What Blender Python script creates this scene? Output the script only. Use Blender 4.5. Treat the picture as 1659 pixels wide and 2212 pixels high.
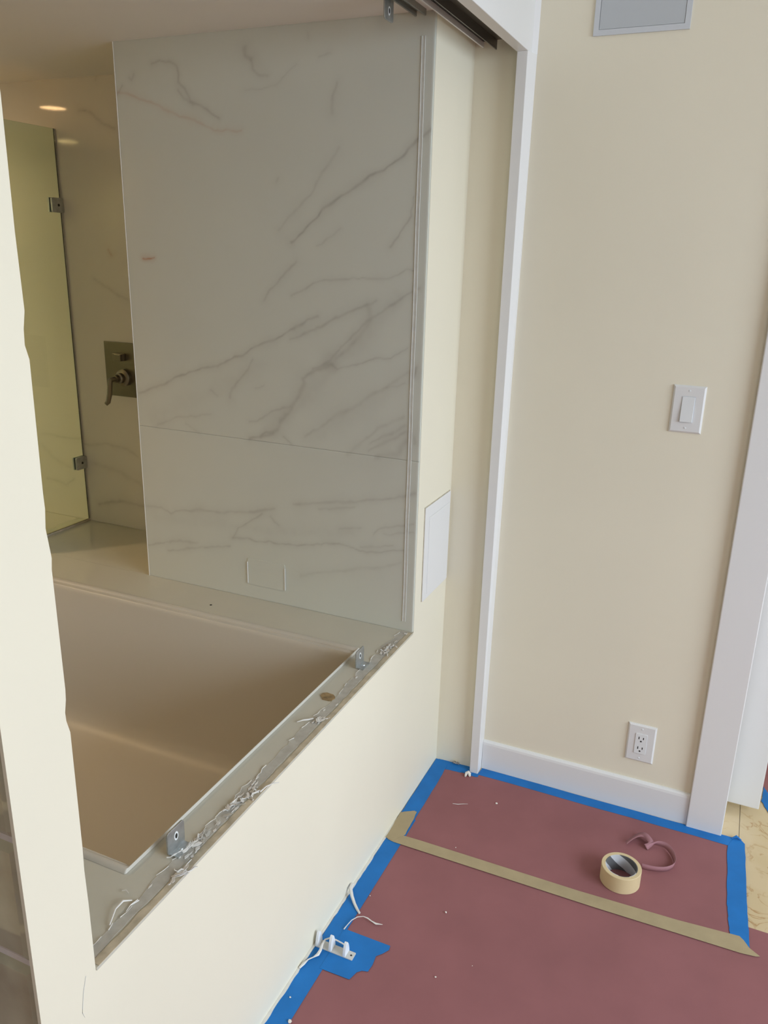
import bpy, bmesh, math, random
import numpy as np
from mathutils import Vector, Matrix
for o in list(bpy.data.objects): bpy.data.objects.remove(o, do_unlink=True)
S = bpy.context.scene; COL = S.collection
random.seed(7); np.random.seed(7)

# ------------------------------------------------------------------ camera
cd = bpy.data.cameras.new('camera'); cam = bpy.data.objects.new('camera', cd); COL.objects.link(cam); S.camera = cam
cd.sensor_fit = 'HORIZONTAL'; cd.sensor_width = 36.0; cd.lens = 36.0*1745.94/1659.0; cd.clip_start = .02
_r = Vector((0.9125657306541322, 0.4082234351723672, 0.024029444682762188))
_u = Vector((-0.14539995938093983, 0.2689911277991002, 0.9521043141260253))
_f = Vector((-0.3822075863293544, 0.8723516493601878, -0.30482775597187484))
_m = Matrix((_r, _u, -_f)).transposed().to_4x4(); _m.translation = Vector((0.75514, -2.23172, 1.60679)); cam.matrix_world = _m
# ------------------------------------------------------------------ world, lights, exposure
W = bpy.data.worlds.new('world'); S.world = W; W.use_nodes = True
W.node_tree.nodes['Background'].inputs['Color'].default_value = (.72, .87, 1, 1); W.node_tree.nodes['Background'].inputs['Strength'].default_value = 1.2
def area(name, loc, target, sx, sy, power, color, spread=180):
    l = bpy.data.lights.new(name, 'AREA'); l.shape = 'RECTANGLE'; l.size = sx; l.size_y = sy; l.energy = power; l.color = color; l.spread = math.radians(spread)
    o = bpy.data.objects.new(name, l); COL.objects.link(o); o.location = loc
    o.rotation_euler = (Vector(target)-Vector(loc)).to_track_quat('-Z', 'Y').to_euler()
    return o
area('window_daylight', (3.55, -1.5, 1.70), (.3, -1.1, -.15), 2.6, 1.6, 69, (.80, .94, 1.10), 130)
area('rear_fill', (1.9, -4.55, 1.5), (1.2, 0, 1.2), 1.8, 1.3, 22, (.98, .96, .92))  # added fill from behind the camera, no window lets this light in
area('hall_daylight', (3.66, 1.6, 1.4), (0, 1.6, 1.2), 1.6, 1.6, 35, (.86, .95, 1.0))
S.view_settings.view_transform = 'Standard'; S.view_settings.look = 'None'
S.view_settings.exposure = 0.0; S.view_settings.gamma = 1.0; S.view_settings.use_curve_mapping = False

# ------------------------------------------------------------------ materials
def mat(name, col, rough=.5, metal=0., spec=.5, noise=0., nscale=8., bump=0., bscale=200., trans=0., ior=1.45, alpha=1., coat=0.):
    m = bpy.data.materials.new(name); m.use_nodes = True; nt = m.node_tree; b = nt.nodes['Principled BSDF']
    b.inputs['Base Color'].default_value = (*col, 1); b.inputs['Roughness'].default_value = rough; b.inputs['Metallic'].default_value = metal
    b.inputs['Specular IOR Level'].default_value = spec; b.inputs['Transmission Weight'].default_value = trans; b.inputs['IOR'].default_value = ior
    b.inputs['Alpha'].default_value = alpha; b.inputs['Coat Weight'].default_value = coat
    tc = nt.nodes.new('ShaderNodeTexCoord')
    if noise:
        n = nt.nodes.new('ShaderNodeTexNoise'); n.inputs['Scale'].default_value = nscale; n.inputs['Detail'].default_value = 5
        nt.links.new(tc.outputs['Object'], n.inputs['Vector'])
        r = nt.nodes.new('ShaderNodeValToRGB'); r.color_ramp.elements[0].position = .3; r.color_ramp.elements[1].position = .7
        r.color_ramp.elements[0].color = (*[c*(1-noise) for c in col], 1); r.color_ramp.elements[1].color = (*[min(1, c*(1+noise)) for c in col], 1)
        nt.links.new(n.outputs['Fac'], r.inputs['Fac']); nt.links.new(r.outputs['Color'], b.inputs['Base Color'])
    if bump:
        n2 = nt.nodes.new('ShaderNodeTexNoise'); n2.inputs['Scale'].default_value = bscale; n2.inputs['Detail'].default_value = 3
        nt.links.new(tc.outputs['Object'], n2.inputs['Vector'])
        bp = nt.nodes.new('ShaderNodeBump'); bp.inputs['Strength'].default_value = bump; bp.inputs['Distance'].default_value = .002
        nt.links.new(n2.outputs['Fac'], bp.inputs['Height']); nt.links.new(bp.outputs['Normal'], b.inputs['Normal'])
    return m
M = {}
M['cream'] = mat('cream_paint', (.80, .742, .590), .55, noise=.015, nscale=3, bump=.06, bscale=160)
M['white'] = mat('white_trim_paint', (.77, .757, .735), .35, bump=.03, bscale=60)
M['soffit'] = mat('ceiling_paint', (.86, .83, .77), .7, bump=.05, bscale=120)
M['grey_paint'] = mat('grey_panel_paint', (.60, .62, .64), .45)
M['plastic'] = mat('white_plastic', (.74, .73, .71), .3)
M['plastic2'] = mat('white_plastic_insert', (.76, .77, .76), .28)
M['dark'] = mat('dark_slot', (.02, .018, .015), .6)
M['marble'] = mat('cream_deck_stone', (.555, .53, .44), .12, noise=.03, nscale=5)
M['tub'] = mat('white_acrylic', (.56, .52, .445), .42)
M['steel'] = mat('zinc_plated_steel', (.52, .54, .54), .5, metal=1., noise=.15, nscale=60)
M['bronze'] = mat('brushed_nickel_dark', (.23, .205, .16), .32, metal=1., noise=.05, nscale=30)
M['track'] = mat('dark_aluminium', (.16, .14, .12), .4, metal=.8)
M['track2'] = mat('grey_aluminium', (.30, .30, .27), .4, metal=.7)
M['red'] = mat('red_rosin_paper', (.288, .117, .119), .75, noise=.06, nscale=7, bump=.12, bscale=35, spec=.25)
M['red2'] = mat('red_rosin_paper_light', (.36, .175, .19), .75, noise=.05, nscale=30, spec=.25)
M['blue'] = mat('blue_painters_tape', (.014, .165, .48), .55, noise=.10, nscale=14, bump=.10, bscale=420, spec=.3)
M['mask'] = mat('tan_masking_tape', (.40, .315, .185), .6, noise=.05, nscale=25, bump=.15, bscale=500, spec=.3)
M['rolltape'] = mat('cream_tape_roll', (.66, .52, .30), .55, noise=.03, nscale=30, bump=.06, bscale=300)
M['caulk'] = mat('dried_white_caulk', (.72, .69, .64), .5, noise=.06, nscale=40)
M['chalk'] = mat('plaster_crumb', (.80, .76, .68), .7)
M['silicone'] = mat('cloudy_silicone', (.68, .65, .58), .35, noise=.12, nscale=55, bump=.2, bscale=120, alpha=.4)
M['bead_clear'] = mat('clear_silicone', (.64, .635, .58), .35, noise=.06, nscale=60)
M['bead'] = mat('tan_paint_edge', (.50, .43, .31), .6, noise=.22, nscale=45, bump=.2, bscale=90)
M['rust'] = mat('rust_stained_glue', (.36, .25, .12), .6, noise=.35, nscale=60, alpha=.75)
M['nylon'] = mat('white_nylon', (.80, .82, .84), .35, spec=.4)
M['guide'] = mat('grey_nylon_base', (.60, .585, .54), .45)
M['mortar'] = mat('pinkish_white_mortar', (.72, .68, .66), .8, noise=.06, nscale=30, bump=.3, bscale=150)
M['floor_grout'] = mat('pale_floor_grout', (.60, .55, .44), .8)
M['pale_joint'] = mat('pale_tile_joint', (.56, .54, .47), .8)
M['grout'] = mat('grey_grout', (.40, .38, .33), .8)
def marble_veined(name, base, rough):
    m = mat(name, base, rough); nt = m.node_tree; b = nt.nodes['Principled BSDF']
    at = nt.nodes.new('ShaderNodeAttribute'); at.attribute_name = 'vein'
    sp = nt.nodes.new('ShaderNodeSeparateColor'); nt.links.new(at.outputs['Color'], sp.inputs['Color'])
    tc = nt.nodes.new('ShaderNodeTexCoord'); n = nt.nodes.new('ShaderNodeTexNoise'); n.inputs['Scale'].default_value = 2.5; n.inputs['Detail'].default_value = 4
    nt.links.new(tc.outputs['Object'], n.inputs['Vector'])
    m0 = nt.nodes.new('ShaderNodeMix'); m0.data_type = 'RGBA'; m0.inputs[6].default_value = (*[c*.96 for c in base], 1); m0.inputs[7].default_value = (*[min(1, c*1.04) for c in base], 1)
    nt.links.new(n.outputs['Fac'], m0.inputs[0])
    m1 = nt.nodes.new('ShaderNodeMix'); m1.data_type = 'RGBA'; m1.inputs[7].default_value = (.27, .235, .20, 1)
    nt.links.new(sp.outputs['Red'], m1.inputs[0]); nt.links.new(m0.outputs[2], m1.inputs[6])
    m2 = nt.nodes.new('ShaderNodeMix'); m2.data_type = 'RGBA'; m2.inputs[7].default_value = (.46, .22, .12, 1)
    nt.links.new(sp.outputs['Green'], m2.inputs[0]); nt.links.new(m1.outputs[2], m2.inputs[6])
    nt.links.new(m2.outputs[2], b.inputs['Base Color'])
    return m
M['tile'] = marble_veined('white_marble_tile', (.615, .62, .545), .25)
M['tile2'] = marble_veined('polished_marble_tile', (.72, .68, .60), .06)
# procedural floor marble (beige, rusty veins)
m = mat('beige_floor_marble', (.66, .55, .40), .18); nt = m.node_tree; b = nt.nodes['Principled BSDF']
tc = nt.nodes.new('ShaderNodeTexCoord'); n1 = nt.nodes.new('ShaderNodeTexNoise'); n1.inputs['Scale'].default_value = 9; n1.inputs['Detail'].default_value = 6
n2 = nt.nodes.new('ShaderNodeTexNoise'); n2.inputs['Scale'].default_value = 14; n2.inputs['Detail'].default_value = 8; n2.inputs['Distortion'].default_value = 1.2
nt.links.new(tc.outputs['Object'], n1.inputs['Vector']); nt.links.new(tc.outputs['Object'], n2.inputs['Vector'])
ma = nt.nodes.new('ShaderNodeMath'); ma.operation = 'SUBTRACT'; ma.inputs[1].default_value = .5; nt.links.new(n2.outputs['Fac'], ma.inputs[0])
mb_ = nt.nodes.new('ShaderNodeMath'); mb_.operation = 'ABSOLUTE'; nt.links.new(ma.outputs[0], mb_.inputs[0])
r1 = nt.nodes.new('ShaderNodeValToRGB'); r1.color_ramp.elements[0].position = 0; r1.color_ramp.elements[0].color = (.42, .24, .10, 1); r1.color_ramp.elements[1].position = .03; r1.color_ramp.elements[1].color = (.60, .46, .27, 1)
nt.links.new(mb_.outputs[0], r1.inputs['Fac'])
mx = nt.nodes.new('ShaderNodeMix'); mx.data_type = 'RGBA'; mx.inputs[7].default_value = (.63, .49, .30, 1)
r2 = nt.nodes.new('ShaderNodeValToRGB'); r2.color_ramp.elements[0].position = .42; r2.color_ramp.elements[1].position = .6; nt.links.new(n1.outputs['Fac'], r2.inputs['Fac'])
nt.links.new(r2.outputs['Color'], mx.inputs[0]); nt.links.new(r1.outputs['Color'], mx.inputs[6]); nt.links.new(mx.outputs[2], b.inputs['Base Color'])
M['floor'] = m
M['glass'] = mat('greenish_glass', (.71, .85, .74), .0, trans=1., ior=1.45)
M['block'] = mat('wavy_glass_block', (.86, .80, .60), .10, trans=.42, ior=1.5, bump=.9, bscale=12, noise=.22, nscale=9)
m = bpy.data.materials.new('lamp_lens'); m.use_nodes = True; b = m.node_tree.nodes['Principled BSDF']
b.inputs['Base Color'].default_value = (.8, .8, .8, 1); b.inputs['Emission Color'].default_value = (1, .60, .27, 1); b.inputs['Emission Strength'].default_value = 26.0
M['lamp'] = m
# tape core with printed band
m = mat('grey_card_core', (.55, .55, .55), .45); nt = m.node_tree; b = nt.nodes['Principled BSDF']
tc = nt.nodes.new('ShaderNodeTexCoord'); wv = nt.nodes.new('ShaderNodeTexWave'); wv.inputs['Scale'].default_value = 9; wv.inputs['Distortion'].default_value = 2.5; wv.bands_direction = 'DIAGONAL'
nt.links.new(tc.outputs['Object'], wv.inputs['Vector']); rr = nt.nodes.new('ShaderNodeValToRGB'); rr.color_ramp.interpolation = 'CONSTANT'
rr.color_ramp.elements[0].color = (.13, .13, .13, 1); rr.color_ramp.elements[1].position = .48; rr.color_ramp.elements[1].color = (.60, .60, .61, 1)
nt.links.new(wv.outputs['Color'], rr.inputs['Fac']); nt.links.new(rr.outputs['Color'], b.inputs['Base Color'])
M['core'] = m

# ------------------------------------------------------------------ mesh helpers
class MB:
    def __init__(s): s.v = []; s.f = []
    def add(s, vs, fs):
        k = len(s.v); s.v += [tuple(v) for v in vs]; s.f += [tuple(i+k for i in f) for f in fs]; return s
    def box(s, x0, x1, y0, y1, z0, z1):
        return s.add([(x0,y0,z0),(x1,y0,z0),(x1,y1,z0),(x0,y1,z0),(x0,y0,z1),(x1,y0,z1),(x1,y1,z1),(x0,y1,z1)],
                     [(0,3,2,1),(4,5,6,7),(0,1,5,4),(1,2,6,5),(2,3,7,6),(3,0,4,7)])
    def prism(s, poly, a0, a1, ax='z'):
        # poly: 2D points; extruded along ax between a0 and a1
        n = len(poly)
        def P(p, a): return {'z': (p[0], p[1], a), 'x': (a, p[0], p[1]), 'y': (p[0], a, p[1])}[ax]
        return s.add([P(p, a0) for p in poly]+[P(p, a1) for p in poly],
                     [tuple(range(n-1, -1, -1)), tuple(range(n, 2*n))]+[(i, (i+1) % n, n+(i+1) % n, n+i) for i in range(n)])
    def tube(s, pts, rad, seg=8, flat=1.0):
        pts = [Vector(p) for p in pts]; rr = rad if hasattr(rad, '__len__') else [rad]*len(pts); rings = []
        for i, p in enumerate(pts):
            d = (pts[min(i+1, len(pts)-1)]-pts[max(i-1, 0)]).normalized()
            a = d.cross(Vector((0, 0, 1)));  a = a.normalized() if a.length > .08 else Vector((1, 0, 0)); b = a.cross(d).normalized()
            rings.append([p+a*rr[i]*math.cos(2*math.pi*k/seg)+b*flat*rr[i]*math.sin(2*math.pi*k/seg) for k in range(seg)])
        vs = [v for r in rings for v in r]; fs = []
        for i in range(len(rings)-1):
            for k in range(seg): fs.append((i*seg+k, i*seg+(k+1) % seg, (i+1)*seg+(k+1) % seg, (i+1)*seg+k))
        fs.append(tuple(range(seg-1, -1, -1))); fs.append(tuple((len(rings)-1)*seg+k for k in range(seg)))
        return s.add(vs, fs)
    def lathe(s, prof, c, ax='z', seg=32, closed=False):
        # prof: (r, h); revolve about axis through c
        n = len(prof); vs = []
        for k in range(seg):
            t = 2*math.pi*k/seg
            for r, h in prof:
                p = {'z': (r*math.cos(t), r*math.sin(t), h), 'y': (r*math.cos(t), h, r*math.sin(t)), 'x': (h, r*math.cos(t), r*math.sin(t))}[ax]
                vs.append((c[0]+p[0], c[1]+p[1], c[2]+p[2]))
        fs = []
        for k in range(seg):
            k2 = (k+1) % seg
            for i in range(n if closed else n-1):
                j = (i+1) % n; fs.append((k*n+i, k2*n+i, k2*n+j, k*n+j))
        return s.add(vs, fs)
    def disc(s, r, c, ax='z', seg=32):
        vs = [{'z': (c[0]+r*math.cos(2*math.pi*k/seg), c[1]+r*math.sin(2*math.pi*k/seg), c[2]), 'y': (c[0]+r*math.cos(2*math.pi*k/seg), c[1], c[2]+r*math.sin(2*math.pi*k/seg))}[ax] for k in range(seg)]
        return s.add(vs, [tuple(range(seg))])
    def build(s, name, m, parent=None, smooth=False, bevel=0, bseg=2):
        me = bpy.data.meshes.new(name); me.from_pydata(s.v, [], s.f)
        bm = bmesh.new(); bm.from_mesh(me); bmesh.ops.recalc_face_normals(bm, faces=bm.faces); bm.to_mesh(me); bm.free()
        me.materials.append(M[m] if isinstance(m, str) else m); o = bpy.data.objects.new(name, me); COL.objects.link(o)
        if parent is not None: o.parent = parent; o.matrix_parent_inverse = Matrix.Translation(-parent.location) if parent.type == 'EMPTY' else Matrix()
        if smooth:
            for f in me.polygons: f.use_smooth = True
            me.set_sharp_from_angle(angle=math.radians(40))
        if bevel:
            md = o.modifiers.new('bevel', 'BEVEL'); md.width = bevel; md.segments = bseg; md.limit_method = 'ANGLE'; md.angle_limit = math.radians(40)
        return o
def tag(o, label, cat, group=None, kind=None):
    o['label'] = label; o['category'] = cat
    if group: o['group'] = group
    if kind: o['kind'] = kind
    return o
def struct(o): o['kind'] = 'structure'; return o
def empty(name, loc, label, cat, group=None):
    o = bpy.data.objects.new(name, None); o.empty_display_size = .05; COL.objects.link(o); o.location = loc
    return tag(o, label, cat, group)
def box(*a): return MB().box(*a)
def rrect(x0, x1, y0, y1, r, n=5):
    p = []
    for cx, cy, a in ((x1-r, y1-r, 0), (x0+r, y1-r, 90), (x0+r, y0+r, 180), (x1-r, y0+r, 270)):
        for k in range(n+1):
            t = math.radians(a+90*k/n); p.append((cx+r*math.cos(t), cy+r*math.sin(t)))
    return p

# ------------------------------------------------------------------ dimensions
ZD = .582; ZC = 2.133; YB = -.287; YV = .056; YP = -1.538; YL = -1.642; XST = -.9305; ZF = 2.0915; ZR = 2.72
RX = 3.6; RY = -4.6; FX = -3.3

# ------------------------------------------------------------------ structure
# floor: grouted slab, marble tiles
fl = struct(MB().box(FX-.1, RX+.1, RY-.1, 3.3, -.12, -.003).build('floor', 'floor_grout'))
ts = .6; g = .0012
tile_me = None
for i in range(-1, 6):
    for j in range(-6, 4):
        x0 = .938+(i-2)*ts+g; x1 = .938+(i-1)*ts-g; y0 = .30+j*.9+g; y1 = .30+(j+1)*.9-g
        x0 = max(x0, -.05 if y0 < .2 else .9); x1 = min(x1, RX); y0 = max(y0, RY); y1 = min(y1, 3.2)
        if x1-x0 < .02 or y1-y0 < .02: continue
        t = box(x0, x1, y0, y1, -.0028, .0).build('tile', 'floor', fl)
# left wall: lower wall, right end and post, with chipped post edge
jag = [(YP, ZD-.006), (YP, .70), (YP-.0012, .76), (YP, .80), (YP+.0006, .985), (YP-.004, 1.005), (YP-.0045, 1.018), (YP-.001, 1.035), (YP, 1.05),
       (YP-.0008, 1.22), (YP+.001, 1.235), (YP-.0035, 1.275), (YP-.001, 1.30), (YP-.0015, 1.32), (YP, 1.48), (YP-.0045, 1.497), (YP-.0035, 1.515), (YP+.0005, 1.535), (YP-.001, 1.62), (YP, 1.75), (YP, ZC)]
poly = [(YL, -.003), (.014, -.003), (.014, ZC), (YB+.0104, ZC), (YB+.0104, ZD-.006)]+jag+[(YL, ZC)]
struct(MB().prism(poly, -.006, 0.0, 'x').box(-.10, -.006, -1.543, -.12, -.003, ZD-.03).build('wall_left', 'cream'))
# back wall: cream wall with doorway, two skins with a pocket for the door
DX = .885; YW = .005
def backwall(y0, y1):
    return [(.10, -.003), (DX, -.003), (DX, 2.075), (1.76, 2.075), (1.76, -.003), (RX, -.003), (RX, ZR), (.10, ZR)]
mb = MB().prism(backwall(0, 0), YW, .11, 'y'); mb.prism(backwall(0, 0), .20, .30, 'y')
wb = struct(mb.build('wall_back', 'cream'))
# short return inside the sliding-door pocket (leans a little)
struct(MB().add([(0,-.022,-.003),(.1515,-.016,-.003),(.1515,.10,-.003),(0,.10,-.003),(0,.003,ZC),(.1515,.003,ZC),(.1515,.10,ZC),(0,.10,ZC)],
     [(0,3,2,1),(4,5,6,7),(0,1,5,4),(1,2,6,5),(2,3,7,6),(3,0,4,7)]).build('wall_pocket', 'cream'))
BY0, BY1 = -1.632, -1.545
# room shell out of view
mb = MB().prism([(RY-.1, -.003), (-.02, -.003), (-.02, .7), (-3.6, .7), (-3.6, 2.4), (-.02, 2.4), (-.02, ZR), (RY-.1, ZR)], RX, RX+.1, 'x')
mb.prism([(-.02, 2.4), (-.6, 2.4), (-.6, .7), (-.02, .7)], RX, RX+.1, 'x')
mb.prism([(-.02, -.003), (3.3, -.003), (3.3, .6), (.8, .6), (.8, 2.2), (3.3, 2.2), (3.3, ZR), (-.02, ZR)], RX, RX+.1, 'x')
mb.prism([(2.4, .6), (3.3, .6), (3.3, 2.2), (2.4, 2.2)], RX, RX+.1, 'x')
struct(mb.build('wall_right', 'cream'))
mb = MB().box(RX-.02, RX+.1, -3.6, -3.55, .7, 2.4).box(RX-.02, RX+.1, -.65, -.6, .7, 2.4).box(RX-.02, RX+.1, -3.6, -.6, .7, .75).box(RX-.02, RX+.1, -3.6, -.6, 2.35, 2.4).box(RX+.02, RX+.06, -2.12, -2.08, .75, 2.35)
struct(mb.build('window_1', 'white'))
struct(MB().box(.95, 1.0, RY, RY+.04, .82, 2.18).box(2.8, 2.85, RY, RY+.04, .82, 2.18).box(1.0, 2.8, RY, RY+.04, .82, .86).box(1.0, 2.8, RY, RY+.04, 2.14, 2.18).build('rear_fill_frame', 'white'))  # frame added around the rear fill light, the wall behind has no opening
struct(box(FX-.1, RX+.1, RY-.1, RY, -.003, ZR).build('wall_rear', 'cream'))
struct(box(.2, RX+.1, 3.2, 3.3, -.003, ZR).build('wall_hall', 'cream'))
struct(box(.2, .3, .30, 3.2, -.003, ZR).build('wall_hall_left', 'cream'))
struct(box(FX-.1, FX, RY, BY0-.025, -.003, ZC).build('wall_left_near', 'cream'))
struct(box(-.10, RX+.1, RY-.1, 3.3, ZR, ZR+.1).build('ceiling', 'soffit'))
# soffit over the tub alcove and sliding-door pocket
struct(box(FX-.1, .122, RY, YV+.06, ZC, ZR).build('ceiling_alcove', 'soffit'))
# fascia board and tapered end post (white painted)
struct(box(.122, .152, RY, YW, ZF, ZR).build('trim_1', 'white', bevel=.0015))
zt = ZF
struct(MB().add([(.1246,-.044,0),(.1518,-.044,0),(.1520,YW,0),(.1246,YW,0),(.1246,-.042,zt),(.1518,-.042,zt),(.1640,YW,zt),(.1246,YW,zt)],
     [(0,3,2,1),(4,5,6,7),(0,1,5,4),(1,2,6,5),(2,3,7,6),(3,0,4,7)]).build('trim_2', 'white', bevel=.001))
struct(MB().add([(.150,YW-.012,zt),(.1640,YW-.0005,zt),(.1640,YW,zt),(.150,YW,zt),(.150,YW-.012,ZR),(.1675,YW-.0005,ZR),(.1675,YW,ZR),(.150,YW,ZR)],
     [(0,3,2,1),(4,5,6,7),(0,1,5,4),(1,2,6,5),(2,3,7,6),(3,0,4,7)]).build('trim_3', 'white'))
# baseboard with eased top
bb = [(YW, 0), (-.006, 0), (-.006, .092), (-.0045, .099), (-.0005, .1035), (YW, .1045)]
struct(MB().prism([(p[0], p[1]) for p in bb], .1530, .7905, 'x').build('baseboard_back', 'white'))
# door casing
cas = MB().box(.791, .8895, -.0145, YW, 0, 2.17).box(1.755, 1.853, -.0145, YW, 0, 2.17)
struct(cas.build('trim_4', 'white', bevel=.0025))
struct(box(.8897, 1.7548, -.0145, YW, 2.07, 2.17).build('trim_5', 'white', bevel=.0025))
struct(box(DX-.001, .8895, YW, .11, 0, 2.07).build('trim_6', 'white'))
# pocket door leaf
d1 = struct(box(.30, .987, .135, .172, .022, 2.06).build('door_1', 'white', bevel=.002))

# glass block wall behind the post
mor = MB()
P = .205; B = .195; Z0 = .662
gz = sorted(set([Z0+P*k for k in range(-3, 8)]))
zj = [z for z in gz if z < ZC-.01]
for z in zj: mor.box(FX, -.0064, BY0+.006, BY1-.002, z-.005, z+.005)
xj = [-.0118-P*k for k in range(0, 16)]
for k in range(len(xj)):
    for z in zj: mor.box(xj[k]-.005, xj[k]+.005, BY0+.008, BY1-.004, z+.005, min(z+P-.005, ZC))
gw = struct(mor.build('wall_front', 'mortar'))
def pillow(w, h, y0, y1):
    mbp = MB(); e = .012
    xs = [0, e, w-e, w]; zs = [0, e, h-e, h]
    def face(y, yin):
        vs = [(x, (y if (0 < i < 3 and 0 < j < 3) else yin), z) for j, z in enumerate(zs) for i, x in enumerate(xs)]
        return vs
    a = face(y0, y0+.006); b_ = face(y1, y1-.006)
    fs = [(j*4+i, j*4+i+1, j*4+i+5, j*4+i+4) for j in range(3) for i in range(3)]
    mbp.add(a+b_, fs+[tuple(16+q for q in reversed(f)) for f in fs]+[(0,16,17,1),(1,17,18,2),(2,18,19,3),(12,13,29,28),(13,14,30,29),(14,15,31,30),(0,4,20,16),(4,8,24,20),(8,12,28,24),(3,19,23,7),(7,23,27,11),(11,27,31,15)])
    return mbp
pb = pillow(B, B, BY0, BY1).build('glass_block', 'block', gw)
first = True
for i in range(0, 15):
    for z in zj:
        if z+.005+B > ZC: continue
        o = pb if first else pb.copy()
        if not first: COL.objects.link(o)
        first = False
        o.location = (xj[i]-.005-B, 0, z+.005)
# alcove shell
struct(box(-.0995, -.004, BY0, YL-.001, 0, ZC).build('wall_post_core', 'cream')) if False else None
struct(box(FX-.1, FX, BY0-.02, YV+.06, -.003, ZC).build('wall_shower_left', 'tile'))

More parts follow.
